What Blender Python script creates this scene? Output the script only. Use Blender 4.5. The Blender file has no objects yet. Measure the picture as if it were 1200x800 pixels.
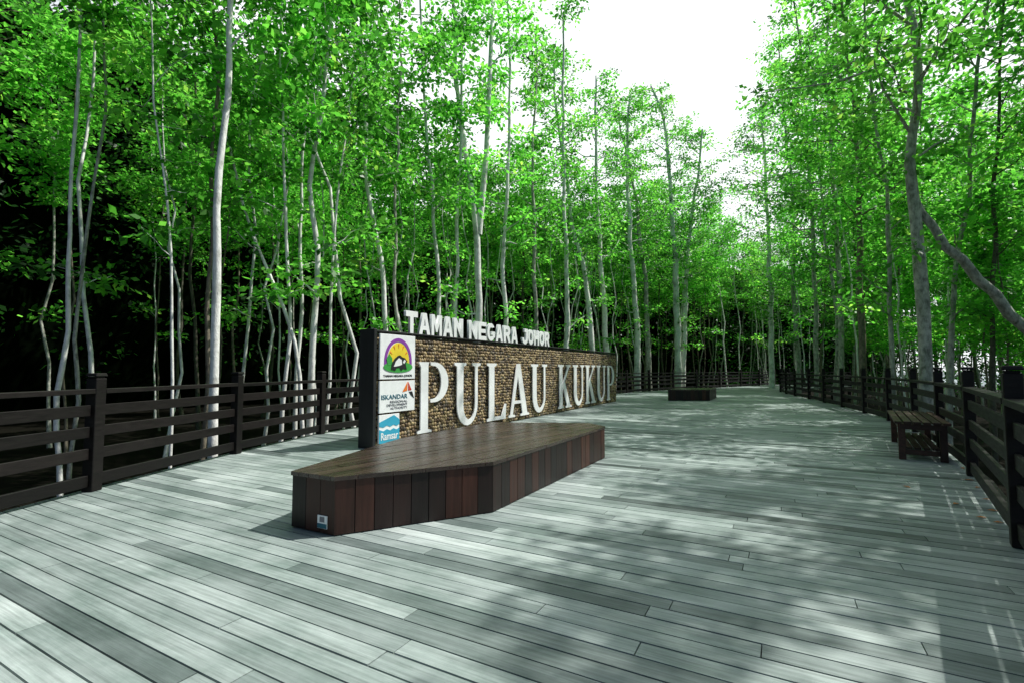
import bpy, bmesh, math, random
import numpy as np
from mathutils import Vector, Matrix
R = math.radians
scene = bpy.context.scene
COL = scene.collection
random.seed(7)
F, CU, CV, CH, PITCH = 578.0, 600.0, 400.0, 1.30, R(3.17)

def G(u, v, z=0.0):
    x = (u-CU)/F; yu = (CV-v)/F
    dy = math.cos(PITCH)-yu*math.sin(PITCH); dz = math.sin(PITCH)+yu*math.cos(PITCH)
    t = (z-CH)/dz
    return (x*t, dy*t)
def D(u, v, Y):
    x = (u-CU)/F; yu = (CV-v)/F
    dy = math.cos(PITCH)-yu*math.sin(PITCH); dz = math.sin(PITCH)+yu*math.cos(PITCH)
    t = Y/dy
    return np.array([x*t, Y, CH+dz*t])

# ---------------------------------------------------------------- materials
def mat(name):
    m = bpy.data.materials.new(name); m.use_nodes = True
    nt = m.node_tree; b = nt.nodes['Principled BSDF']
    return m, nt, b
def ramp(nt, stops, src):
    r = nt.nodes.new('ShaderNodeValToRGB')
    el = r.color_ramp.elements
    while len(el) < len(stops): el.new(0.5)
    for e, (p, c) in zip(el, stops):
        e.position = p; e.color = (c[0], c[1], c[2], 1)
    nt.links.new(src, r.inputs[0]); return r
def noise(nt, scale, detail=4, vec=None, rough=.55):
    n = nt.nodes.new('ShaderNodeTexNoise'); n.inputs['Scale'].default_value = scale
    n.inputs['Detail'].default_value = detail; n.inputs['Roughness'].default_value = rough
    if vec is not None: nt.links.new(vec, n.inputs['Vector'])
    return n
def coords(nt, rotz=0, scale=(1,1,1)):
    t = nt.nodes.new('ShaderNodeTexCoord'); m = nt.nodes.new('ShaderNodeMapping')
    m.inputs['Scale'].default_value = scale
    m0 = nt.nodes.new('ShaderNodeMapping'); m0.inputs['Rotation'].default_value = (0,0,rotz)
    nt.links.new(t.outputs['Object'], m0.inputs['Vector']); nt.links.new(m0.outputs[0], m.inputs['Vector'])
    return m.outputs[0]
def mixc(nt, a, b, fac, mode='MIX'):
    m = nt.nodes.new('ShaderNodeMix'); m.data_type = 'RGBA'; m.blend_type = mode
    for s, i in ((a, 6), (b, 7)):
        if isinstance(s, tuple): m.inputs[i].default_value = (*s, 1)
        else: nt.links.new(s, m.inputs[i])
    if isinstance(fac, float): m.inputs[0].default_value = fac
    else: nt.links.new(fac, m.inputs[0])
    return m.outputs[2]
def attr(nt, n='tone'):
    a = nt.nodes.new('ShaderNodeAttribute'); a.attribute_name = n; return a.outputs['Fac']
def bump(nt, b, src, strength=.3, dist=.01):
    n = nt.nodes.new('ShaderNodeBump'); n.inputs['Strength'].default_value = strength; n.inputs['Distance'].default_value = dist
    nt.links.new(src, n.inputs['Height']); nt.links.new(n.outputs[0], b.inputs['Normal'])

PD = (-.877, .48); QD = (.48, .877)         # plank direction, walkway direction
def wood(name, stops, rotz, grain=(1.2, 34, 34), rough=.6, mott=.5, spec=.4, lo=.55, hi=1.15):
    m, nt, b = mat(name)
    r = ramp(nt, stops, attr(nt))
    v = coords(nt, rotz, grain)
    g = noise(nt, 1.0, 6, v, .6)
    gr = ramp(nt, [(.3, (lo,lo,lo)), (.7, (hi,hi,hi))], g.outputs[0])
    c = mixc(nt, r.outputs[0], gr.outputs[0], 1.0, 'MULTIPLY')
    s = noise(nt, 1.3, 7, coords(nt, rotz, (1,1.6,1)), .65)
    sr = ramp(nt, [(.35, (.52,.60,.57)), (.62, (1.15,1.15,1.15))], s.outputs[0])
    c = mixc(nt, c, sr.outputs[0], mott, 'MULTIPLY')
    nt.links.new(c, b.inputs['Base Color'])
    rr = nt.nodes.new('ShaderNodeMapRange'); rr.inputs[3].default_value = rough-.12; rr.inputs[4].default_value = rough+.18
    nt.links.new(g.outputs[0], rr.inputs[0]); nt.links.new(rr.outputs[0], b.inputs['Roughness'])
    b.inputs['Specular IOR Level'].default_value = spec
    bump(nt, b, g.outputs[0], .35, .006)
    return m
PANG = math.atan2(PD[1], PD[0])
M_deck = wood('weathered_deck', [(0,(.075,.092,.090)),(.2,(.17,.205,.198)),(.5,(.325,.375,.36)),(.8,(.44,.495,.475)),(1,(.56,.615,.59))], -PANG, (1.8,55,55), rough=.5, mott=.85, lo=.62, hi=1.12)
M_dark = wood('dark_rail_wood', [(0,(.006,.005,.0045)),(1,(.016,.012,.011))], 0, (6,6,40), .5, .3, .25)
M_bench = wood('bench_cladding', [(0,(.008,.004,.0035)),(.6,(.030,.010,.007)),(1,(.070,.023,.014))], 0, (30,30,1.5), .42, .6)
M_benchtop = wood('bench_top_wood', [(0,(.030,.016,.012)),(1,(.080,.047,.036))], -R(53), (1.2,30,30), .24, .5, .9)
M_slat = wood('slat_bench_wood', [(0,(.04,.017,.011)),(1,(.10,.045,.03))], -R(57), (2,30,30), .5, .4)

def bark(name, a, c, sc=6):
    m, nt, b = mat(name)
    n = noise(nt, 1, 6, coords(nt, 0, (sc*2.2, sc*2.2, sc)), .65)
    r = ramp(nt, [(.33, a), (.6, c)], n.outputs[0])
    n2 = noise(nt, 2.2, 5, coords(nt))
    c2 = mixc(nt, r.outputs[0], (.12,.14,.08), ramp(nt, [(.50,(0,0,0)),(.66,(.55,.55,.55))], n2.outputs[0]).outputs[0])
    nt.links.new(c2, b.inputs['Base Color']); b.inputs['Roughness'].default_value = .85
    bump(nt, b, n.outputs[0], .8, .025); return m
B_pale = bark('pale_bark', (.72,.71,.65), (.95,.94,.90))
B_grey = bark('grey_bark', (.17,.17,.14), (.58,.57,.50))
B_brown = bark('brown_bark', (.07,.06,.045), (.26,.22,.16))
B_dark = bark('dark_bark', (.03,.027,.02), (.12,.11,.08))

def leafmat(name, stops, tl=.5, boost=1.9):
    m, nt, b = mat(name)
    r = ramp(nt, stops, attr(nt))
    oi = nt.nodes.new('ShaderNodeObjectInfo')
    hv = nt.nodes.new('ShaderNodeHueSaturation')
    mr = nt.nodes.new('ShaderNodeMapRange'); mr.inputs[3].default_value = .75; mr.inputs[4].default_value = 1.25
    nt.links.new(oi.outputs['Random'], mr.inputs[0]); nt.links.new(mr.outputs[0], hv.inputs['Value'])
    nt.links.new(r.outputs[0], hv.inputs['Color'])
    nt.links.new(hv.outputs[0], b.inputs['Base Color']); b.inputs['Roughness'].default_value = .38
    b.inputs['Specular IOR Level'].default_value = .4
    t = nt.nodes.new('ShaderNodeBsdfTranslucent')
    bo = mixc(nt, hv.outputs[0], (boost, boost*1.05, boost*.85), 1.0, 'MULTIPLY')
    nt.links.new(bo, t.inputs['Color'])
    mx = nt.nodes.new('ShaderNodeMixShader'); mx.inputs[0].default_value = tl
    nt.links.new(b.outputs[0], mx.inputs[1]); nt.links.new(t.outputs[0], mx.inputs[2])
    nt.links.new(mx.outputs[0], nt.nodes['Material Output'].inputs['Surface'])
    return m
GST = [(0,(.024,.11,.016)),(.45,(.088,.33,.036)),(.9,(.20,.52,.075)),(1,(.32,.57,.09))]
M_leaf = leafmat('mangrove_leaves', GST, .58, 1.9)
M_leafdark = leafmat('leaves_painted_shade', [(0,(.008,.038,.007)),(.6,(.022,.100,.014)),(1,(.07,.26,.035))])  # darker copy of the leaf colours, the far wood's shade painted in
m, nt, b = mat('painted_depth_shade'); n = noise(nt, .6, 6)
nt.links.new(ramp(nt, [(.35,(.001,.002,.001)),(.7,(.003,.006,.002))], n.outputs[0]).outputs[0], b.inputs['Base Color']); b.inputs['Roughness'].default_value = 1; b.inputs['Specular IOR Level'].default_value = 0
M_depthshade = m  # near-black colour stands in for the shade deep in the wood
m, nt, b = mat('mud'); n = noise(nt, .8, 8)
nt.links.new(ramp(nt, [(.3,(.003,.003,.002)),(.7,(.012,.011,.008))], n.outputs[0]).outputs[0], b.inputs['Base Color']); b.inputs['Roughness'].default_value = 1; b.inputs['Specular IOR Level'].default_value = .05
bump(nt, b, n.outputs[0], .8, .1); M_mud = m
m, nt, b = mat('sea'); b.inputs['Base Color'].default_value = (.06,.12,.13,1); b.inputs['Roughness'].default_value = .3
n = noise(nt, 1.5, 4); bump(nt, b, n.outputs[0], .3, .05); M_sea = m

m, nt, b = mat('pebble_stone')
r = ramp(nt, [(0,(.035,.021,.011)),(.2,(.14,.085,.038)),(.5,(.33,.225,.10)),(.78,(.54,.41,.21)),(.9,(.28,.22,.15)),(1,(.06,.048,.038))], attr(nt))
n = noise(nt, 40, 4); c = mixc(nt, r.outputs[0], ramp(nt, [(.3,(.6,.6,.6)),(.7,(1.2,1.2,1.2))], n.outputs[0]).outputs[0], 1.0, 'MULTIPLY')
nt.links.new(c, b.inputs['Base Color']); b.inputs['Roughness'].default_value = .6; bump(nt, b, n.outputs[0], .3, .004); M_stone = m
def flat(name, c, rough=.5, var=.12):
    m, nt, b = mat(name); n = noise(nt, 5, 5)
    lo = tuple(x*(1-var) for x in c); hi = tuple(min(1, x*(1+var*.4)) for x in c)
    nt.links.new(ramp(nt, [(.35, lo), (.65, hi)], n.outputs[0]).outputs[0], b.inputs['Base Color']); b.inputs['Roughness'].default_value = rough
    return m
M_mortar = flat('dark_mortar', (.05,.034,.019), .9)
M_slab = flat('charcoal_slab', (.014,.014,.015), .5, .3)
M_white = flat('white_painted_metal', (.90,.91,.90), .4, .08)
M_letter = flat('weathered_white_letter', (.90,.91,.90), .45, .14)
M_purple = flat('purple_print', (.25,.05,.36)); M_yellow = flat('yellow_print', (.85,.65,.04)); M_green = flat('green_print', (.05,.36,.06))
M_black = flat('black_print', (.015,.015,.018)); M_blue = flat('blue_print', (.04,.38,.55)); M_orange = flat('orange_print', (.80,.20,.03)); M_teal = flat('teal_print',(.02,.13,.18)); M_grey = flat('grey_print',(.2,.2,.22)); M_red = flat('red_print', (.6,.05,.03))

# ---------------------------------------------------------------- mesh helpers
class MB:
    def __init__(s): s.v=[]; s.f=[]; s.t=[]
    def box(s, c, sx, sy, sz, ax=(1,0), tone=None, taper=1.0):
        ax = Vector((ax[0], ax[1])).normalized(); ay = Vector((-ax.y, ax.x))
        tone = random.random() if tone is None else tone
        n = len(s.v)
        for dz in (-.5, .5):
            k = taper if dz > 0 else 1
            for dx, dy in ((-.5,-.5),(.5,-.5),(.5,.5),(-.5,.5)):
                s.v.append((c[0]+ax.x*dx*sx*k+ay.x*dy*sy*k, c[1]+ax.y*dx*sx*k+ay.y*dy*sy*k, c[2]+dz*sz))
        for q in ((3,2,1,0),(4,5,6,7),(0,1,5,4),(1,2,6,5),(2,3,7,6),(3,0,4,7)):
            s.f.append([n+i for i in q]); s.t.append(tone)
    def bar(s, a, b, w, h, tone=None, up=(0,0,1)):
        a = Vector(a); b = Vector(b); d = (b-a).normalized(); tone = random.random() if tone is None else tone
        side = d.cross(Vector(up)).normalized(); u2 = side.cross(d)
        n = len(s.v)
        for p in (a, b):
            for i, j in ((-1,-1),(1,-1),(1,1),(-1,1)): s.v.append(tuple(p+side*i*w/2+u2*j*h/2))
        for q in ((0,1,2,3),(7,6,5,4),(0,4,5,1),(1,5,6,2),(2,6,7,3),(3,7,4,0)):
            s.f.append([n+i for i in q]); s.t.append(tone)
    def prism(s, poly, z0, z1, tone=None):
        tone = random.random() if tone is None else tone
        n = len(s.v); k = len(poly)
        s.v += [(p[0],p[1],z0) for p in poly]+[(p[0],p[1],z1) for p in poly]
        s.f.append([n+k+i for i in range(k)]); s.t.append(tone)
        s.f.append([n+k-1-i for i in range(k)]); s.t.append(tone)
        for i in range(k):
            j = (i+1)%k; s.f.append([n+i, n+j, n+k+j, n+k+i]); s.t.append(tone)
    def tube(s, pts, rad, n=6):
        pts = [Vector(p) for p in pts]; b0 = len(s.v)
        for i, p in enumerate(pts):
            d = (pts[min(i+1,len(pts)-1)]-pts[max(i-1,0)]).normalized()
            ref = Vector((1,0,0)) if abs(d.x) < .8 else Vector((0,1,0))
            a = d.cross(ref).normalized(); b = d.cross(a)
            for k in range(n):
                th = 2*math.pi*k/n; s.v.append(tuple(p+(a*math.cos(th)+b*math.sin(th))*rad[i]))
        for i in range(len(pts)-1):
            for k in range(n):
                k2 = (k+1)%n; q = [b0+i*n+k, b0+i*n+k2, b0+(i+1)*n+k2, b0+(i+1)*n+k]
                s.f.append(q); s.t.append(.5)
        s.f.append([b0+(len(pts)-1)*n+k for k in range(n)]); s.t.append(.5)
    def mesh(s, name, m, smooth=False):
        me = bpy.data.meshes.new(name); me.from_pydata(s.v, [], s.f); me.materials.append(m)
        a = me.attributes.new('tone', 'FLOAT', 'FACE'); a.data.foreach_set('value', s.t)
        if smooth: me.shade_smooth()
        me.update(); return me
    def build(s, name, m, parent=None, smooth=False, bevel=0):
        o = link(name, s.mesh(name, m, smooth), parent)
        if bevel:
            bv = o.modifiers.new('Bevel', 'BEVEL'); bv.width = bevel; bv.segments = 1; bv.limit_method = 'ANGLE'
        return o
def link(name, me, parent=None):
    o = bpy.data.objects.new(name, me); COL.objects.link(o)
    if parent: o.parent = parent
    return o
def tag(o, label=None, cat=None, group=None, kind=None):
    if label: o['label'] = label
    if cat: o['category'] = cat
    if group: o['group'] = group
    if kind: o['kind'] = kind
    return o
def empty(name, loc=(0,0,0), rz=0):
    o = bpy.data.objects.new(name, None); COL.objects.link(o); o.location = loc; o.rotation_euler = (0,0,rz); o.empty_display_size = .2
    return o

def clip(poly, nx, ny, c):
    out = []
    for i in range(len(poly)):
        a = poly[i]; b = poly[(i+1)%len(poly)]
        da = a[0]*nx+a[1]*ny-c; db = b[0]*nx+b[1]*ny-c
        if da <= 0: out.append(a)
        if (da < 0 < db) or (db < 0 < da):
            t = da/(da-db); out.append((a[0]+(b[0]-a[0])*t, a[1]+(b[1]-a[1])*t))
    res = []
    for p in out:
        if not res or abs(p[0]-res[-1][0])+abs(p[1]-res[-1][1]) > 1e-4: res.append(p)
    if len(res) > 1 and abs(res[0][0]-res[-1][0])+abs(res[0][1]-res[-1][1]) < 1e-4: res.pop()
    return res
def area(p): return .5*sum(p[i][0]*p[(i+1)%len(p)][1]-p[(i+1)%len(p)][0]*p[i][1] for i in range(len(p)))
def planks(mb, poly, d, w, gap, z0, z1, lmin, lmax, tonef):
    if area(poly) < 0: poly = poly[::-1]
    d = Vector(d).normalized(); q = Vector((-d.y, d.x))
    qs = [p[0]*q.x+p[1]*q.y for p in poly]; row = math.floor(min(qs)/w)
    while row*w < max(qs):
        a, b = row*w+gap/2, (row+1)*w-gap/2; row += 1
        s = clip(poly, q.x, q.y, b)
        if len(s) > 2: s = clip(s, -q.x, -q.y, -a)
        if len(s) < 3: continue
        ps = [p[0]*d.x+p[1]*d.y for p in s]; x = min(ps)-random.random()*lmax
        rowt = random.gauss(0, .05)
        while x < max(ps):
            L = random.uniform(lmin, lmax)
            t = clip(s, d.x, d.y, x+L-.003)
            if len(t) > 2: t = clip(t, -d.x, -d.y, -(x+.003))
            if len(t) > 2 and area(t) > .001:
                dz = random.uniform(-.0025, 0); mb.prism(t, z0, z1+dz, min(1, max(0, tonef()+rowt)))
            x += L

# ---------------------------------------------------------------- setting
mb = MB()
mb.prism([(-300,-300),(300,-300),(300,400),(-300,400)], -1.6, -1.1)
tag(mb.build('ground', M_mud), kind='structure')
mb = MB(); mb.prism([(62,20),(300,-60),(300,390),(80,390),(66,70)], -1.3, -1.05); tag(mb.build('water', M_sea), kind='structure')

LP = [(-4.95,-3.5),(-4.85,-1.2),(-4.78,.9),(-4.66,3.1),(-4.50,5.36),(-4.27,7.70),(-3.85,10.0),(-2.95,12.3),(-1.75,14.4),(-.45,16.5),(.85,18.6),(2.15,20.7),(3.45,22.9),(4.8,25.1),(6.3,27.2),(8.1,29.2),(10.2,31.3),(12.4,33.3),(14.8,35.2),(17.2,37.2),(19.6,39.2),(22,41.4)]
RP = [(2.0,-3.6),(1.98,-1.6),(2.02,.35),(2.42,2.08),(3.72,3.68),(5.62,6.10),(7.02,8.15),(8.35,10.3),(9.5,12.5),(10.45,14.7),(11.3,16.95),(12.1,19.2),(12.9,21.5),(13.6,23.8),(14.4,26.0),(15.3,28.2),(16.5,30.2),(18.0,32.1),(19.8,33.8),(21.8,35.3),(24,36.9),(26.4,38.6)]
def offset(path, d):
    out = []
    for i, p in enumerate(path):
        a = path[max(i-1,0)]; b = path[min(i+1,len(path)-1)]
        t = Vector((b[0]-a[0], b[1]-a[1])).normalized(); out.append((p[0]-t.y*d, p[1]+t.x*d))
    return out
deckpoly = offset(LP, .12)+offset(RP, -.12)[::-1]
mb = MB()
def dt():
    r = random.random()
    return random.uniform(.05,.22) if r < .06 else min(1, max(.2, random.gauss(.53,.17)))
planks(mb, deckpoly, PD, .128, .010, -.04, 0, 1.4, 3.6, dt)
tag(mb.build('boardwalk_deck', M_deck), kind='structure')
mb = MB()
for path, s in ((LP, .16), (RP, -.16)):
    q = offset(path, s)
    for a, b in zip(q[:-1], q[1:]): mb.bar((*a, -.16), (*b, -.16), .05, .24)
for k in range(0, 40):
    qq = -3+k*1.2
    s = clip(clip(deckpoly, QD[0], QD[1], qq+.06), -QD[0], -QD[1], -(qq-.06))
    if len(s) > 2: mb.prism(s, -.25, -.045)
for path in (offset(LP, -.1), offset(RP, .1)):
    for p in path: mb.box((p[0], p[1], -.7), .16, .16, .88)
tag(mb.build('boardwalk_substructure', M_dark), kind='structure')

def railing(name, path, h, label, pw):
    root = empty(name, (*path[4], 0)); loc = Vector(root.location)
    tag(root, label, 'railing')
    def L(p): return (p[0]-loc.x, p[1]-loc.y)
    for i, p in enumerate(path):
        a = path[max(i-1,0)]; b = path[min(i+1,len(path)-1)]; ax = (b[0]-a[0], b[1]-a[1]); q = L(p)
        mb = MB(); t = random.uniform(.2,1)
        mb.box((*q, (h-.06)/2+.001), pw, pw, h-.062, ax, t)
        mb.box((*q, h-.05), pw-.02, pw-.02, .02, ax, t); mb.box((*q, h-.0205), pw+.015, pw+.015, .035, ax, t, .86)
        mb.build('post', M_dark, root, bevel=.006)
    for z, w, hh in ((1.06,.12,.05),(.86,.035,.115),(.63,.035,.115),(.40,.035,.115),(.12,.045,.12)):
        mb = MB()
        for a, b in zip(path[:-1], path[1:]):
            a = Vector((*L(a), z)); b = Vector((*L(b), z)); d = (b-a).normalized()
            j = random.uniform(-.006,.006)
            mb.bar(a+d*(pw/2+.003)+Vector((0,0,j)), b-d*(pw/2+.003)+Vector((0,0,j)), w, hh)
        mb.build('rail', M_dark, root, bevel=.004)
railing('wooden_railing', LP, 1.26, 'dark wooden railing with four boards curving behind the stone sign on the left', .125)
railing('wooden_railing', RP, 1.33, 'dark wooden railing along the right edge of the boardwalk beside the slatted bench', .11)

# ---------------------------------------------------------------- stone sign
S0 = (-2.31, 8.12); ANG = math.atan2(.877, .48)
sign = empty('stone_sign_wall', (*S0, 0), ANG)
tag(sign, 'long pebble faced sign wall with big white letters standing on the boardwalk', 'sign')
WL, WH, WT = 13.6, 1.93, .26
mb = MB(); mb.box((.05+WL/2, WT/2, WH/2-.02), WL-.1, WT-.02, WH-.05, tone=.5); mb.build('wall_core', M_mortar, sign)
mb = MB()
mb.box((.035, WT/2-.015, (WH+.03)/2), .07, WT+.07, WH+.03); mb.build('end_slab', M_slab, sign, bevel=.006)
mb = MB(); mb.box((WL/2+.04, WT/2-.012, WH), WL-.07, WT+.05, .028); mb.build('coping', M_slab, sign, bevel=.004)
mb = MB(); rs = random.Random(5)
sz = .074; rows = int((WH-.05)/(sz*.88))
for r_ in range(rows):
    x = .09+(r_%2)*sz/2
    while x < WL-.04:
        w = sz*rs.uniform(.65,1.35); cx = x+w/2; cz = .045+r_*sz*.88+rs.uniform(-.013,.013)
        rx = w*.53; rz = sz*rs.uniform(.44,.56); dpt = rs.uniform(.018,.036); n0 = len(mb.v); t = rs.random(); K = 8; ph = rs.random()*6
        irr = [rs.uniform(.82,1.12) for _ in range(K)]
        for ring, (s_, dd) in enumerate(((1,0),(.84,.6),(.48,.95))):
            for k in range(K):
                th = ph+2*math.pi*k/K; mb.v.append((cx+math.cos(th)*rx*s_*irr[k], .012-dpt*dd, cz+math.sin(th)*rz*s_*irr[k]))
        mb.v.append((cx, .012-dpt, cz))
        for ring in (0,1):
            for k in range(K):
                k2 = (k+1)%K; mb.f.append([n0+ring*K+k, n0+ring*K+k2, n0+(ring+1)*K+k2, n0+(ring+1)*K+k]); mb.t.append(t)
        for k in range(K): mb.f.append([n0+2*K+k, n0+2*K+(k+1)%K, n0+3*K]); mb.t.append(t)
        x += w*.98
mb.build('pebble_facing', M_stone, sign, True)

def arc(cx, cy, rx, ry, a0, a1, n=10):
    return [(cx+rx*math.cos(R(a0+(a1-a0)*i/n)), cy+ry*math.sin(R(a0+(a1-a0)*i/n))) for i in range(n+1)]
GL = {
 'U': [[(0,1),(.37,1),(.37,.965),(.28,.94),(.28,.34)]+arc(.475,.34,.195,.255,180,360)+[(.67,.94),(.58,.965),(.58,1),(.86,1),(.86,.965),(.76,.94),(.76,.34)]+arc(.42,.34,.34,.345,0,-180)+[(.08,.94),(0,.965)]],
 'P': [[(.02,1),(.30,1),(.28,.95),(.28,.05),(.38,.03),(.38,0),(0,0),(0,.03),(.08,.05),(.08,.93)],
       [(.35,1)]+arc(.46,.71,.41,.29,90,-90,14)+[(.35,.42),(.35,.47)]+arc(.44,.71,.215,.24,-90,90,12)+[(.35,.955)]],
 'L': [[(0,1),(.38,1),(.38,.965),(.29,.94),(.29,.06),(.60,.06),(.75,.27),(.80,.27),(.77,0),(0,0),(0,.035),(.08,.06),(.08,.94),(0,.965)]],
 'A': [[(.37,1),(.52,1),(.85,.05),(.94,.035),(.94,0),(.53,0),(.53,.035),(.62,.05),(.565,.245),(.245,.245),(.18,.05),(.28,.035),(.28,0),(0,0),(0,.035),(.09,.05)],
       [(.265,.30),(.545,.30),(.412,.76)]],
 'K': [[(0,1),(.37,1),(.37,.965),(.28,.94),(.28,.54),(.64,.94),(.56,.965),(.56,1),(.86,1),(.86,.965),(.75,.94),(.44,.61),(.82,.06),(.92,.035),(.92,0),(.51,0),(.51,.035),(.59,.06),(.33,.46),(.28,.41),(.28,.06),(.37,.035),(.37,0),(0,0),(0,.035),(.08,.06),(.08,.94),(0,.965)]],
}
def curve_mesh(name, cu, m, x0, x1, z0, z1, y, depth):
    """converts a flat curve to a mesh fitted into x0..x1, z0..z1, standing upright at y"""
    ob = bpy.data.objects.new('t', cu); COL.objects.link(ob)
    bpy.context.view_layer.update(); dg = bpy.context.evaluated_depsgraph_get()
    me = bpy.data.meshes.new_from_object(ob.evaluated_get(dg)); bpy.data.objects.remove(ob)
    co = np.empty(len(me.vertices)*3); me.vertices.foreach_get('co', co); co = co.reshape(-1,3)
    mn, mx = co.min(0), co.max(0)
    nc = np.empty_like(co); nc[:,0] = x0+(co[:,0]-mn[0])/(mx[0]-mn[0])*(x1-x0)
    nc[:,2] = z0+(co[:,1]-mn[1])/(mx[1]-mn[1])*(z1-z0)
    nc[:,1] = y-(co[:,2]-mn[2])/max(mx[2]-mn[2],1e-6)*depth
    me.vertices.foreach_set('co', nc.ravel()); me.materials.clear(); me.materials.append(m); me.name = name; me.update()
    return me
def poly_curve(loops):
    cu = bpy.data.curves.new('c', 'CURVE'); cu.dimensions = '2D'; cu.fill_mode = 'BOTH'; cu.extrude = .05
    for l in loops:
        sp = cu.splines.new('POLY'); sp.points.add(len(l)-1)
        for p, c in zip(sp.points, l): p.co = (c[0], c[1], 0, 1)
        sp.use_cyclic_u = True
    return cu
def text_curve(s, off=0.0):
    cu = bpy.data.curves.new('c', 'FONT'); cu.body = s; cu.extrude = .05; cu.offset = off; cu.resolution_u = 4
    return cu
spans = [('P',1.10,2.04),('U',2.25,3.24),('L',3.52,4.40),('A',4.52,5.62),('U',5.75,6.76),('K',7.56,8.60),('U',8.73,9.74),('K',9.88,10.92),('U',11.03,12.04),('P',12.2,13.12)]
for ch, a, b_ in spans:
    link('letter', curve_mesh('letter', poly_curve(GL[ch]), M_letter, a, b_, .12, 1.43, -.045, .025), sign)
# heavier block capitals standing on the coping, drawn with thick strokes
BL = {
 'T': [[(0,1),(1,1),(1,.74),(.64,.74),(.64,0),(.36,0),(.36,.74),(0,.74)]],
 'A': [[(.34,1),(.66,1),(1,0),(.72,0),(.66,.20),(.34,.20),(.28,0),(0,0)],[(.40,.40),(.60,.40),(.50,.74)]],
 'M': [[(0,1),(.28,1),(.5,.52),(.72,1),(1,1),(1,0),(.76,0),(.76,.58),(.56,.16),(.44,.16),(.24,.58),(.24,0),(0,0)]],
 'N': [[(0,1),(.28,1),(.72,.43),(.72,1),(1,1),(1,0),(.72,0),(.28,.57),(.28,0),(0,0)]],
 'E': [[(0,1),(1,1),(1,.78),(.32,.78),(.32,.61),(.9,.61),(.9,.40),(.32,.40),(.32,.22),(1,.22),(1,0),(0,0)]],
 'G': [arc(.5,.5,.5,.5,35,325,18)+[(1,.20),(1,.54),(.54,.54),(.54,.35),(.72,.35),(.72,.28)]+arc(.5,.5,.23,.28,300,60,14)],
 'R': [[(0,1),(.62,1)]+arc(.62,.70,.36,.30,80,-60,8)+[(1,0),(.70,0),(.46,.38),(.30,.38),(.30,0),(0,0)],[(.30,.78),(.30,.59),(.58,.59),(.67,.685),(.58,.78)]],
 'J': [[(.42,1),(1,1),(1,.35)]+arc(.52,.34,.48,.34,0,-180,12)+[(.04,.42),(.32,.42)]+arc(.52,.36,.19,.15,180,360,8)+[(.71,.78),(.42,.78)]],
 'O': [arc(.5,.5,.5,.5,0,345,23),arc(.5,.5,.23,.28,0,345,23)],
 'H': [[(0,1),(.30,1),(.30,.62),(.70,.62),(.70,1),(1,1),(1,0),(.70,0),(.70,.39),(.30,.39),(.30,0),(0,0)]],
}
def word(wd, a, b_):
    st = (b_-a)/len(wd)
    for i, ch in enumerate(wd):
        link('letter', curve_mesh('letter', poly_curve(BL[ch]), M_white, a+i*st, a+(i+.89)*st, WH+.016, WH+.42, .04, .05), sign)
word('TAMAN', .82, 2.68); word('NEGARA', 2.86, 5.14); word('JOHOR', 5.36, 7.10)

BX0 = .11
def board(z0, z1, x0=BX0, x1=1.0, label=None):
    mb = MB(); mb.box(((x0+x1)/2, -.065, (z0+z1)/2), x1-x0, .03, z1-z0, tone=.5)
    o = mb.build('sign_board', M_white, sign, bevel=.003)
    if label: o['label'] = label
    return o
def txt(parent, s, m, x0, x1, z0, z1, off=.01, name='lettering', y=-.0825):
    link(name, curve_mesh(name, text_curve(s, off), m, x0, x1, z0, z1, y, .003), parent)
def shp(parent, loops, m, y=-.0825, name='emblem_shape'):
    xs = [p[0] for l in loops for p in l]; zs = [p[1] for l in loops for p in l]
    link(name, curve_mesh(name, poly_curve(loops), m, min(xs), max(xs), min(zs), max(zs), y, .003), parent)
p1 = board(1.13, 1.885, label='white board with a purple and yellow arched wildlife emblem')
ecx, ecz = .555, 1.42
shp(p1, [arc(ecx,ecz,.35,.41,-10,190,24)+arc(ecx,ecz,.29,.345,190,-10,24)], M_purple, name='emblem_arch')
shp(p1, [arc(ecx,ecz,.275,.33,-8,188,22)], M_yellow, name='emblem_disc')
for k in range(5):
    a = 34+k*28
    shp(p1, [[(ecx+.19*math.cos(R(a)), ecz+.23*math.sin(R(a))), (ecx+.26*math.cos(R(a-3)), ecz+.31*math.sin(R(a-3))), (ecx+.26*math.cos(R(a+3)), ecz+.31*math.sin(R(a+3)))]], M_orange, -.0865, 'sun_ray')
shp(p1, [arc(ecx,1.335,.37,.095,0,342,19)], M_green, -.0865, name='emblem_leaves')
shp(p1, [[(.29,1.36),(.25,1.47),(.32,1.56),(.39,1.48),(.39,1.38)]], M_green, -.0905, name='emblem_leaves')
shp(p1, [[(.36,1.29),(.38,1.40),(.45,1.48),(.53,1.53),(.58,1.54),(.63,1.51),(.71,1.49),(.78,1.43),(.72,1.41),(.76,1.29),(.67,1.31),(.62,1.27),(.57,1.33),(.50,1.32),(.46,1.27),(.41,1.29)]], M_black, -.0945, name='emblem_animal')
shp(p1, [[(.42,1.34),(.47,1.43),(.55,1.49),(.62,1.46),(.63,1.38),(.57,1.36),(.50,1.35)]], M_white, -.0985, name='emblem_animal_patch')
shp(p1, [[(.65,1.42),(.69,1.465),(.73,1.44),(.68,1.39)]], M_white, -.0985, name='emblem_animal_patch')
txt(p1, 'TAMAN NEGARA JOHOR', M_black, .19, .92, 1.155, 1.205, .02)
p2 = board(.57, 1.10, label='white board with dark lettering under a triangular orange and dark mark')
txt(p2, 'ISKANDAR', M_teal, .15, .80, .79, .87, .012)
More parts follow.
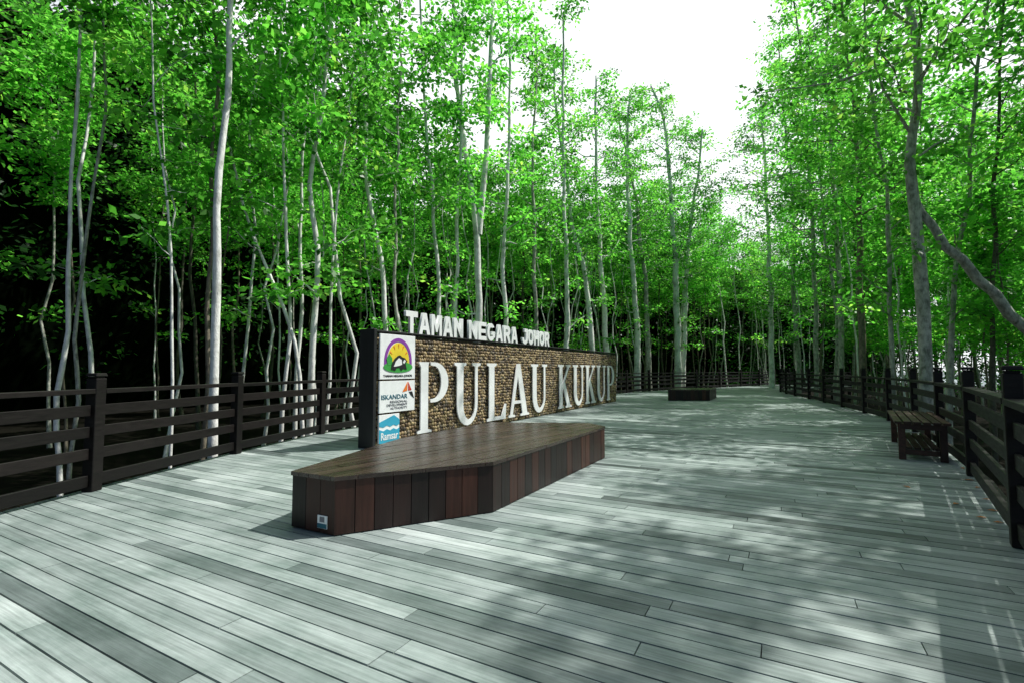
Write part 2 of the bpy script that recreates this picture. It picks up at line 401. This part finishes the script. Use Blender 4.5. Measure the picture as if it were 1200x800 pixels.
txt(p2, 'REGIONAL', M_grey, .36, .80, .725, .765); txt(p2, 'DEVELOPMENT', M_grey, .28, .80, .67, .71); txt(p2, 'AUTHORITY', M_grey, .36, .80, .615, .655)
shp(p2, [[(.80,1.08),(.665,.90),(.79,.92)]], M_orange, name='triangle_mark')
shp(p2, [[(.815,1.08),(.91,.93),(.82,.92)]], M_red, name='triangle_mark')
shp(p2, [[(.835,.90),(.925,.905),(.98,.78),(.90,.83)]], M_black, name='triangle_mark')
p3 = board(.07, .54, BX0, .60, label='narrow pale blue and white board with wave mark')
shp(p3, [[(.112,.072),(.598,.072),(.598,.30),(.53,.27),(.45,.30),(.37,.27),(.29,.30),(.21,.27),(.112,.30)]], M_blue, name='wave_mark')
shp(p3, [[(.112,.35),(.21,.33),(.29,.36),(.37,.33),(.45,.36),(.53,.33),(.598,.36),(.598,.44),(.46,.52),(.112,.42)]], M_blue, name='wave_mark')
txt(p3, 'Ramsar', M_white, .15, .56, .12, .245, .015, y=-.0865)

# ---------------------------------------------------------------- platform benches
def platform(name, poly, h, label, dtop, plate=None):
    if area(poly) < 0: poly = poly[::-1]
    c = (sum(p[0] for p in poly)/len(poly), sum(p[1] for p in poly)/len(poly))
    root = empty(name, (*c, 0)); tag(root, label, 'bench', 'dark timber platform benches')
    pl = [(p[0]-c[0], p[1]-c[1]) for p in poly]
    mb = MB()
    for i in range(len(pl)):
        a = Vector(pl[i]); b = Vector(pl[(i+1)%len(pl)]); L = (b-a).length; d = (b-a)/L; n = max(1, round(L/.16)); w = L/n
        nrm = Vector((d.y, -d.x))
        for k in range(n):
            m_ = a+d*(k+.5)*w-nrm*(.012+random.uniform(0,.004))
            mb.box((m_.x, m_.y, (h-.035)/2+.004), w-.006, .022, h-.043, d)
    mb.build('cladding', M_bench, root)
    ins = []
    for i in range(len(pl)):
        v = Vector(pl[i]); ins.append(tuple(v*(1-.04/max(v.length,.1))))
    mb = MB(); mb.prism(ins, .02, h-.05, .1); mb.build('frame', M_slab, root)
    out = [tuple(Vector(p)*(1+.012/Vector(p).length)) for p in pl]
    mb = MB(); planks(mb, out, dtop, .12, .005, h-.034, h, 1.5, 3.2, lambda: random.random()); mb.build('top', M_benchtop, root)
    if plate:
        A, B = Vector((plate[0][0]-c[0], plate[0][1]-c[1])), Vector((plate[1][0]-c[0], plate[1][1]-c[1])); d = (B-A).normalized(); nrm = Vector((d.y,-d.x))
        m_ = A+(B-A)*.74+nrm*.006
        mb = MB(); mb.box((m_.x, m_.y, .095), .105, .006, .10, d); pt = mb.build('plate', M_white, root)
        m_ = m_+nrm*.004
        mb = MB(); mb.box((m_.x, m_.y, .065), .10, .004, .035, d); mb.build('plate_band', M_teal, pt)
        mb = MB(); mb.box((m_.x, m_.y, .115), .05, .004, .04, d); mb.build('plate_mark', M_grey, pt)
    return root
HB = .46
A_ = G(341,617); B_ = G(392,628)
poly = [A_, B_, G(578,600), G(709,536), G(690,495,HB), G(575,494,HB), G(470,513,HB)]
platform('platform_bench', poly, HB, 'large dark timber platform bench with angled sides in front of the stone sign', (.6,.8), (A_, B_))
c0 = Vector(G(783,469)); c1 = Vector(G(832,469))
dd = Vector(QD)*2.2
platform('platform_bench', [tuple(c0), tuple(c1), tuple(c1+dd), tuple(c0+dd)], .46, 'small dark timber platform bench far down the boardwalk past the stone sign', QD)

# slatted bench on the right
sb = empty('slatted_bench', (6.45, 7.95, 0), math.atan2(2.2, 1.55))
tag(sb, 'red brown slatted wooden bench with upright legs beside the right railing', 'bench')
mb = MB()
for k in range(6): mb.box((0, -.27+k*.108, .535), 2.3, .085, .035)
mb.build('seat', M_slat, sb, bevel=.004)
mb = MB()
for y in (-.25, .25): mb.box((0, y, .477), 2.16, .035, .075)
for x in (-1.10, 1.10): mb.box((x, 0, .477), .035, .50, .075)
mb.build('apron', M_slat, sb)
for x in (-1.04, 1.04):
    for y in (-1, 1):
        mb = MB(); mb.box((x, y*.23, .2585), .085, .085, .515); mb.build('leg', M_slat, sb, bevel=.004)
    mb = MB(); mb.box((x, 0, .11), .04, .37, .07); mb.build('crosspiece', M_slat, sb)
mb = MB()
for k in range(4): mb.box((0, -.15+k*.10, .165), 2.06, .075, .03)
mb.build('lower_shelf', M_slat, sb)

# fallen leaves on the boards
rl = random.Random(11); M_fall = flat('fallen_leaf_orange', (.55,.20,.03), .6)
lf = None
for (u, v) in [(1135,562),(1146,571),(1158,585),(1163,598),(1150,606),(1120,590),(1128,548),(1170,612),(1166,575),(900,492),(985,505),(1062,570)]:
    x, y = G(u, v)
    if lf is None:
        mb = MB(); mb.v = [(-.05,0,.0),(-.01,.022,.008),(.045,0,.004),(-.01,-.022,.008)]; mb.f = [[0,3,2],[0,2,1]]; mb.t = [.5,.5]
        lf = mb.build('fallen_leaf', M_fall); o = lf
    else: o = lf.copy(); COL.objects.link(o)
    o.location = (x, y, .003); o.rotation_euler = (0,0,rl.random()*6)
    tag(o, 'small orange fallen leaf lying on the grey deck boards towards the right', 'leaf', 'fallen leaves on the boards')

# ---------------------------------------------------------------- trees
def leaf_arrays(cent, per, spread, L, rg, flatz=.3):
    n = len(cent)*per
    c = np.repeat(np.asarray(cent), per, 0)
    off = rg.normal(size=(n,3))*np.array([1,1,flatz])*spread*rg.uniform(.5,1.25,(len(cent),1)).repeat(per,0)
    off[:,2] -= (off[:,0]**2+off[:,1]**2)*.35
    d = off/(np.linalg.norm(off,axis=1,keepdims=True)+1e-6)+rg.normal(size=(n,3))*.5+np.array([0,0,-.12])
    d /= np.linalg.norm(d,axis=1,keepdims=True)
    nr = rg.normal(size=(n,3))*.6+np.array([0,0,1.0])
    s = np.cross(d, nr); s /= np.linalg.norm(s,axis=1,keepdims=True)+1e-6
    ll = (L*rg.uniform(.65,1.25,(n,1))); w = ll*.29
    p = c+off
    V = np.stack([p, p+d*ll*.5+s*w, p+d*ll, p+d*ll*.5-s*w], 1).reshape(-1,3)
    tone = np.clip(rg.normal(.47,.12,n)+rg.normal(0,.22,len(cent)).repeat(per), 0, 1)
    return V, tone
def leaf_mesh(name, V, tone, m):
    n = len(tone); me = bpy.data.meshes.new(name)
    me.from_pydata(V.tolist(), [], np.arange(4*n).reshape(-1,4).tolist()); me.materials.append(m)
    me.attributes.new('tone','FLOAT','FACE').data.foreach_set('value', tone.astype(np.float32)); me.update(); return me

def grow(mb, stem, rad, z0, z1, Rc, nb, rg, cents, npc=6, up=(.15,.75), sides=5, bias=None):
    """limbs leave the stem between heights z0 and z1; foliage clump centres gather along them"""
    stem = np.asarray(stem)
    zs = stem[:,2]
    for i in range(nb):
        t = (i+rg.random())/nb; z = z0+(z1-z0)*t
        j = int(np.clip(np.searchsorted(zs, z)-1, 0, len(stem)-2)); f = np.clip((z-zs[j])/(zs[j+1]-zs[j]+1e-6),0,1)
        p = stem[j]*(1-f)+stem[j+1]*f; r = rad[j]*(1-f)+rad[j+1]*f
        az = rg.random()*2*math.pi
        if bias is not None and rg.random() < .5: az = bias+rg.normal()*.6
        L = Rc*math.sin(math.pi*(.22+.68*t))*rg.uniform(.55,1.1)
        el = rg.uniform(*up); pts = [p]; q = p.copy()
        for k in range(4):
            a2 = az+rg.normal()*.25; e2 = el+rg.normal()*.2
            q = q+np.array([math.cos(a2)*math.cos(e2), math.sin(a2)*math.cos(e2), math.sin(e2)])*L/4; pts.append(q.copy())
            for c in range(1 if k < 1 else max(1, npc//3)):
                if k < 1 and rg.random() < .6: continue
                cents.append(q+rg.normal(size=3)*np.array([.25,.25,.09])*max(.5,L/2.2))
        rb = min(r*.5, .04); mb.tube(pts, [rb*(1-.2*k) for k in range(5)], sides)
def stem_points(H, wig, lean, rg, n=12):
    xs = np.cumsum(rg.normal(size=(n,2))*wig, 0); xs -= xs[0]
    z = np.linspace(0, H, n)
    return np.column_stack([xs[:,0]+lean[0]*z, xs[:,1]+lean[1]*z, z])
variants = []
PER, SPR, LL = 21, .27, .19
def make_variant(seed, H, r0, z0, Rc, nb, barkm, low=0, npc=6, wig=.10, leafm=None):
    rg = np.random.default_rng(seed); st = stem_points(H, wig, rg.normal(size=2)*.03, rg)
    rad = [r0*(1-.75*i/11) for i in range(12)]
    mb = MB(); rr = list(rad); rr[0] *= 1.35; mb.tube(st, rr, 8); cents = []
    grow(mb, st, rad, z0, H*.985, Rc, nb, rg, cents, npc)
    if low: grow(mb, st, rad, 3.2, z0, 1.1, low, rg, cents, 3)
    V, t = leaf_arrays(cents, PER, SPR, LL, rg)
    return mb.mesh('trunk', barkm, True), leaf_mesh('crown', V, t, leafm or M_leaf)
specs = [(15,.060,7.5,2.2,20,B_pale,2),(16.5,.080,8.5,2.4,24,B_grey,2),(14,.05,8,1.9,18,B_grey,1),(17,.08,9,2.5,24,B_dark,0),(13,.042,8,1.7,14,B_pale,2),(15.5,.06,7.5,2.2,22,B_brown,2),(12.5,.04,7,1.8,16,B_brown,1),
         (12,.042,9,1.3,8,B_pale,1),(13.5,.050,10,1.4,8,B_pale,1),(8.5,.04,3.2,1.9,20,B_brown,0)]
for i, (H, r0, z0, Rc, nb, bk, low) in enumerate(specs): variants.append((make_variant(100+i, H, r0, z0, Rc, nb, bk, low=low, wig=.14 if i in (7,8) else .10), H))
GZ = -1.1
placed = []
def put_tree(x, y, vi, rz, sc, label, group):
    (tm, cm), H = variants[vi]
    root = empty('mangrove_tree', (x, y, GZ), rz); root.scale = (sc, sc, sc)
    tag(root, label, 'tree', group)
    link('trunk', tm, root); link('crown', cm, root); placed.append((x, y))

def custom(Y, way, wpx, label, bk=B_pale, H=14, z0=6, Rc=2.0, nb=18, low=3, forks=(), per=PER, seed=0, npc=6, props=(), bias=None):
    rg = np.random.default_rng(500+seed)
    P = [D(u, v, Y) for u, v in way]
    base = P[0].copy(); base[2] = GZ; base[0] = P[0][0]-(P[1][0]-P[0][0])*.2
    if P[0][2] > GZ+.05: P = [base]+P
    while P[-1][2] < H:
        d = P[-1]-P[-2]; d = d/np.linalg.norm(d)*1.6; d[2] = abs(d[2])+.3; d[0] = d[0]*.8+rg.normal()*.12; d[1] += rg.normal()*.2
        P.append(P[-1]+d)
    Q = []
    for a, b in zip(P[:-1], P[1:]):
        m = max(1, int(np.linalg.norm(b-a)/.6))
        for k in range(m): Q.append(a+(b-a)*k/m+(rg.normal(size=3)*[.06,.06,0] if k else 0))
    Q.append(P[-1]); Q = np.array(Q)
    Q[1:-1] = Q[1:-1]*.5+(Q[:-2]+Q[2:])*.25
    r0 = wpx*Y/1156; n = len(Q); rad = [r0*max(.25, 1-.75*i/n)*rg.uniform(.92,1.08) for i in range(n)]
    o = base; root = empty('mangrove_tree', tuple(o)); tag(root, label, 'tree', None)
    mb = MB(); mb.tube(Q-o, rad, 10); cents = []
    grow(mb, Q-o, rad, z0-GZ, Q[-1][2]-GZ, Rc, nb, rg, cents, npc, bias=bias)
    if low: grow(mb, Q-o, rad, 2.4-GZ, z0-GZ, 1.2, low, rg, cents, 4, bias=bias)
    for fk, fw in forks:
        K = [D(u, v, Y) for u, v in fk]
        while K[-1][2] < H-1:
            d = K[-1]-K[-2]; d = d/np.linalg.norm(d)*1.4; d[2] = abs(d[2])+.2; d[1] += rg.normal()*.3; K.append(K[-1]+d)
        K = np.array(K); rk = [fw*Y/1156*max(.25,1-.8*i/len(K)) for i in range(len(K))]
        mb.tube(K-o, rk, 8); grow(mb, K-o, rk, max(z0, K[0][2]+1)-GZ, K[-1][2]-GZ, Rc*.8, nb//2, rg, cents, npc, bias=bias)
    for pp, ws in props:
        K = [D(u, v, Y) for u, v in pp]; mb.tube(np.array(K)-o, [w_*Y/1156 for w_ in ws], 10)
    V, t = leaf_arrays(cents, per, SPR, LL, rg)
    link('trunk', mb.mesh('trunk', bk, True), root); link('crown', leaf_mesh('crown', V, t, M_leaf), root)
    placed.append((o[0], o[1]))

limb = ([(1069,225),(1078,248),(1094,266),(1108,290),(1128,304),(1146,328),(1166,344),(1182,368),(1206,388),(1236,428),(1262,480),(1280,560)], [8,9,9,10,10,11,11,12,12,13,14,15])
CT = [
 (8.8,[(250,540),(253,430),(257,300),(262,150),(270,0)],11,'thickest white trunked tree rising behind the left railing',B_pale,dict(H=13,z0=8,low=1,nb=12)),
 (10.0,[(236,540),(243,400),(250,250),(258,100),(250,0)],6,'brown trunked tree just left of the thickest white trunk',B_brown,dict(H=13,z0=8,nb=14,low=1)),
 (9.4,[(72,540),(78,350),(85,200),(97,0)],6,'slim pale tree rising above the leftmost railing post',B_pale,dict(H=12,low=0,z0=8.5,nb=8)),
 (10.0,[(82,540),(95,330),(112,200),(125,100)],5,'thin pale tree leaning right beside the slim tree at far left',B_grey,dict(H=11,low=1,nb=8,z0=7.5)),
 (9.0,[(199,540),(201,350),(197,240),(188,160)],4,'very thin white stemmed tree left of the thickest white trunk',B_pale,dict(H=9,low=2,nb=9,z0=5)),
 (10.6,[(356,520),(350,400),(318,320),(285,240)],5,'thin tree leaning hard to the left over the railing',B_pale,dict(H=8,z0=5,Rc=1.2,nb=8,low=2)),
 (10.8,[(330,520),(340,400),(337,290),(330,170)],5,'thin pale tree right of the thickest white trunk',B_pale,dict(H=11,low=3,nb=11)),
 (11.2,[(362,500),(368,380),(376,290),(359,220),(377,150),(382,60)],8,'crooked white trunked tree left of the stone sign',B_pale,dict(H=12,low=3,nb=11)),
 (12.0,[(345,500),(348,300),(352,180),(370,60)],5,'slender pale tree behind the crooked white trunk',B_pale,dict(H=13,low=2,nb=12)),
 (11.6,[(383,480),(388,330),(398,230)],4,'thin stem tree just right of the crooked white trunk',B_pale,dict(H=10,low=3,nb=9)),
 (14.0,[(456,470),(450,330),(432,220),(425,100)],7,'pale tree leaning left behind the left end of the stone sign',B_pale,dict(H=14,low=2,nb=14)),
 (14.4,[(472,460),(462,340),(465,150),(470,0)],5,'straight grey tree behind the left end of the stone sign',B_grey,dict(H=14,low=3,nb=14)),
 (17.2,[(560,460),(560,330),(561,275),(545,180),(533,60)],10,'white tree forking into two stems above the middle of the stone sign',B_pale,dict(H=15,z0=9.5,low=1,nb=14,forks=[([(561,275),(570,180),(576,40)],8)])),
 (17.0,[(533,460),(535,330),(538,200)],6,'thin pale tree just left of the forked white tree',B_pale,dict(H=14,nb=14,low=2)),
 (16.4,[(518,450),(512,300),(503,190)],6,'pale tree leaning left above the white capital letters on the sign',B_pale,dict(H=14,low=2,nb=14)),
 (19.0,[(592,450),(590,330),(594,220),(597,100)],7,'straight pale tree just right of the forked white tree',B_pale,dict(H=16,low=2)),
 (21.0,[(627,450),(628,300),(624,180)],6,'thin grey tree over the last of the raised small letters',B_grey,dict(H=15)),
 (23.0,[(664,450),(663,300),(660,150)],7,'thin straight tree over the right half of the stone sign',B_pale,dict(H=17,low=2)),
 (25.5,[(697,440),(690,350),(668,250),(660,180)],8,'white tree bowed to the left over the right end of the stone sign',B_pale,dict(H=17,Rc=2.6,nb=22,z0=7)),
 (27.0,[(712,440),(706,330),(700,250)],8,'pale tree at the right end of the stone sign',B_pale,dict(H=17,Rc=2.8,nb=24,z0=7)),
 (30.5,[(748,440),(743,330),(735,220)],8,'pale tree just past the right end of the stone sign',B_pale,dict(H=18,z0=7,Rc=2.8,nb=30)),
 (31.5,[(760,440),(757,330),(748,260)],7,'thinner grey tree right of the pale tree past the sign end',B_grey,dict(H=17,Rc=2.8,nb=28)),
 (34.0,[(795,445),(792,300),(783,190)],9,'tall pale tree behind the small far platform bench',B_pale,dict(H=20,z0=7,Rc=3,nb=42)),
 (34.6,[(800,445),(805,300),(815,220)],7,'pale tree leaning right behind the small far platform bench',B_pale,dict(H=17,z0=7,Rc=3,nb=36)),
 (11.0,[(1085,470),(1083,350),(1070,220),(1075,100),(1062,0)],16,'thick grey trunked tree with a long limb dropping right, behind the right railing',B_grey,dict(H=13,z0=6,Rc=3.4,nb=22,low=2,npc=7,props=[limb])),
 (14.0,[(1045,450),(1043,300),(1035,200)],6,'slim grey tree left of the thick grey trunk on the right',B_grey,dict(H=13,low=4,nb=20)),
 (17.0,[(1012,460),(1008,300),(1003,150)],9,'straight pale brown tree behind the middle of the right railing',B_brown,dict(H=15,Rc=3.0,nb=28,low=4)),
 (12.5,[(1112,470),(1120,350),(1135,200),(1150,50)],7,'tree leaning right just right of the thick grey trunk',B_grey,dict(H=13,Rc=2.8,nb=22,low=5)),
 (12.0,[(1165,500),(1162,350),(1168,150),(1175,0)],6,'dark slim tree near the right edge behind the railing',B_dark,dict(H=11,Rc=2.6,low=8)),
 (20.0,[(985,450),(982,300),(975,200)],7,'grey tree behind the right railing left of the straight brown tree',B_grey,dict(H=17,z0=5,Rc=3.0,nb=34)),
 (24.0,[(957,450),(955,330),(948,200)],6,'slim grey tree farther along the right railing',B_grey,dict(H=19,z0=5,Rc=3.0,nb=38)),
 (29.0,[(935,450),(930,330),(930,220)],6,'slender tree near the far bend of the right railing',B_grey,dict(H=20,z0=5,Rc=3.2,nb=44)),
 (34.0,[(905,450),(903,330),(898,240)],7,'tree at the far bend of the boardwalk on the right',B_pale,dict(H=20,z0=5,Rc=3.2,nb=46)),
]
for i, (Y, way, w, lab, bk, kw) in enumerate(CT): custom(Y, way, w, lab, bk, seed=i, **kw)
GR = 'trees in the wood beyond the right railing'; LR = 'slender mangrove tree in the leafy wood beyond the right railing'
# mostly unseen trees added beyond the near right railing to shade the boardwalk
for i, (x, y, vi, sc) in enumerate([(6.4,2.2,1,.76),(8.0,4.8,3,.76),(9.3,7.0,1,.80),(5.8,.4,5,.74),(10.4,4.4,0,.86),(11.4,8.0,3,.84),(7.8,-.4,1,.82),(12.6,9.8,0,.82)]):
    put_tree(x, y, vi, i*1.3, sc, LR, GR)
# low bushy young trees filling the understorey on the right
for i, (x, y, sc) in enumerate([(11.9,11.9,.8),(13.6,14.0,.85),(15.5,15.5,.95),(14.6,17.5,.8),(17.5,17.5,1),(16.0,20.5,.9),(19.5,21.5,1),(18.6,25.0,.95),(21.5,24.5,1.05),(12.8,12.6,.62),(15.0,13.9,.9),(20.5,29.5,1),(24,33,1.05),(18.5,16.8,1.0),(22.5,20.5,1.1),(13.6,12.6,.9),(16.9,15.2,.8)]):
    put_tree(x, y, 9, i*2.1, sc, 'low bushy young mangrove in the understorey beyond the right railing', 'young bushy trees beyond the right railing')

def ix(path, y): return float(np.interp(y, [p[1] for p in path], [p[0] for p in path]))
rg = np.random.default_rng(42); cnt = {'L':0,'R':0,'S':0}; tries = 0
# slim bare pale stems close behind the left railing
while cnt['S'] < 30 and tries < 3000:
    tries += 1
    y = rg.uniform(9, 34); x = ix(LP, y)-rg.uniform(1.2, 8)
    if abs(x/y) > 1.0 or min((px-x)**2+(py-y)**2 for px, py in placed) < .8: continue
    cnt['S'] += 1
    put_tree(x, y, int(rg.choice([7,8])), rg.random()*6.28, rg.uniform(.8,1.15), 'slim bare pale stemmed mangrove close behind the left railing', 'slim pale trees close behind the left railing')
tries = 0
while tries < 9000:
    tries += 1
    y = rg.uniform(2, 60); x = rg.uniform(-34, 50)
    if abs(x/y) > 1.12: continue
    if y < 41: lx, rx = ix(LP, y), ix(RP, y)
    else: lx, rx = 20+(y-41)*1.1, 30+(y-41)*1.5
    if x < lx-2 and cnt['L'] < 88:
        k = 'L'; dist = lx-x
        if math.hypot(x, y) < 13.5 or (x/y < -.72 and rg.random() < .35): continue
    elif x > rx+1.2 and cnt['R'] < 70:
        k = 'R'; dist = x-rx
    else: continue
    if dist > 22 or rg.random() > math.exp(-dist/14): continue
    if min((px-x)**2+(py-y)**2 for px, py in placed) < 1.5**2: continue
    cnt[k] += 1
    if k == 'L' and dist > 5: vi = int(rg.choice([2,3,6,5,2,4,6]))
    elif k == 'L': vi = int(rg.choice([0,4,1,0,4,0]))
    else: vi = int(rg.integers(0, 7))
    sc = rg.uniform(.88, 1.08)*(1.0 if y < 28 else 1.1)
    if k == 'R' and y < 16: sc *= .86
    if k == 'L': put_tree(x, y, vi, rg.random()*6.28, sc, 'slender mangrove tree among the crowded trunks of the shaded wood beyond the left railing', 'trees in the wood beyond the left railing')
    else: put_tree(x, y, vi, rg.random()*6.28, sc, LR, GR)
print('TREES', cnt)

# far wood as one mass, backed by a near-black sheet for its deep shade
rg = np.random.default_rng(9)
WP = [(-16,-3),(-24,4),(-27,14),(-23,28),(-12,40),(0,47),(12,54),(24,60),(38,66),(50,62),(50,44),(42,26),(34,12),(26,0)]
seg = [(np.array(a), np.array(b)) for a, b in zip(WP[:-1], WP[1:])]
cents = []
for si, (a, b) in enumerate(seg):
    L = np.linalg.norm(b-a); nrm = np.array([(b-a)[1], -(b-a)[0]])/L
    for k in range(int(L*((30 if si < 4 else 18) if si < 8 else 34))):
        p = a+(b-a)*rg.random()+nrm*rg.uniform(.5,7)
        z = GZ+((26 if si < 4 else 18)*rg.beta(2.6,1.0) if si < 7 else 17*rg.beta(.9,1.3))
        cents.append((p[0], p[1], z+rg.normal()*.5))
V, t = leaf_arrays(np.array(cents), 22, .6, .34, rg, .6)
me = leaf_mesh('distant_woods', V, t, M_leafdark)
bm = bmesh.new(); bm.from_mesh(me)
prev = None
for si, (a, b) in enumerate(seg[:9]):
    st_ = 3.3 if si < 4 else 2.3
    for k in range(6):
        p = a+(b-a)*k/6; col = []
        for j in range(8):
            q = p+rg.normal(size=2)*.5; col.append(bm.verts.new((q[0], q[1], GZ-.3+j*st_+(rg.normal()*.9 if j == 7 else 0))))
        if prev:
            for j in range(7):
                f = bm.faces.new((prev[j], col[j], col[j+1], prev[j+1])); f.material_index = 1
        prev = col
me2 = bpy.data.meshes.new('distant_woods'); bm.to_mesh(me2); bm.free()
me2.materials.append(M_leafdark); me2.materials.append(M_depthshade)
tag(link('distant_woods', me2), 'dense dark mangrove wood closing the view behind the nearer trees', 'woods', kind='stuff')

# ---------------------------------------------------------------- light, sky, camera
SAZ = Vector((.95, .24)).normalized(); SEL = R(55)
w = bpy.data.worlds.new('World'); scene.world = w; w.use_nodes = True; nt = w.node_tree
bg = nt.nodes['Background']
sky = nt.nodes.new('ShaderNodeTexSky'); sky.sky_type = 'NISHITA'; sky.sun_disc = False; sky.sun_elevation = SEL; sky.sun_rotation = math.atan2(SAZ.x, SAZ.y); sky.dust_density = 2
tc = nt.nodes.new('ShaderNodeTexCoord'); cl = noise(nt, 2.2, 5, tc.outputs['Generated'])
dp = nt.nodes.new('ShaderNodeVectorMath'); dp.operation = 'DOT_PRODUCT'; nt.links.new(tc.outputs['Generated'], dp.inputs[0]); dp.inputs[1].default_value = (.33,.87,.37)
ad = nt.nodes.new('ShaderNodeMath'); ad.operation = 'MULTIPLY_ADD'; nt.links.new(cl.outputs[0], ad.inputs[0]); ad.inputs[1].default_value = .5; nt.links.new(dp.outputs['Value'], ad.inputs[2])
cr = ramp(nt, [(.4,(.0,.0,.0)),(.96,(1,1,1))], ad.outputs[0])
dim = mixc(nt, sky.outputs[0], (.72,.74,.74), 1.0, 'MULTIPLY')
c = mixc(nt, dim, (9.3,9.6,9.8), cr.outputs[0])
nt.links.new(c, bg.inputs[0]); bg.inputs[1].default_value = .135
sun = bpy.data.lights.new('sun', 'SUN'); sun.energy = 5; sun.angle = R(.6); sun.color = (1,.985,.93)
so = bpy.data.objects.new('sun', sun); COL.objects.link(so)
dirv = Vector((SAZ.x*math.cos(SEL), SAZ.y*math.cos(SEL), math.sin(SEL)))
so.rotation_euler = dirv.to_track_quat('Z', 'Y').to_euler(); so.location = (0,0,30)
cam = bpy.data.cameras.new('camera'); cam.sensor_width = 36; cam.lens = 36*F/1200; cam.clip_end = 1000; cam.clip_start = .05
co = bpy.data.objects.new('camera', cam); COL.objects.link(co); co.location = (0,0,CH); co.rotation_euler = (R(90)+PITCH, 0, 0)
scene.camera = co
scene.view_settings.view_transform = 'Standard'; scene.view_settings.look = 'None'; scene.view_settings.exposure = 0
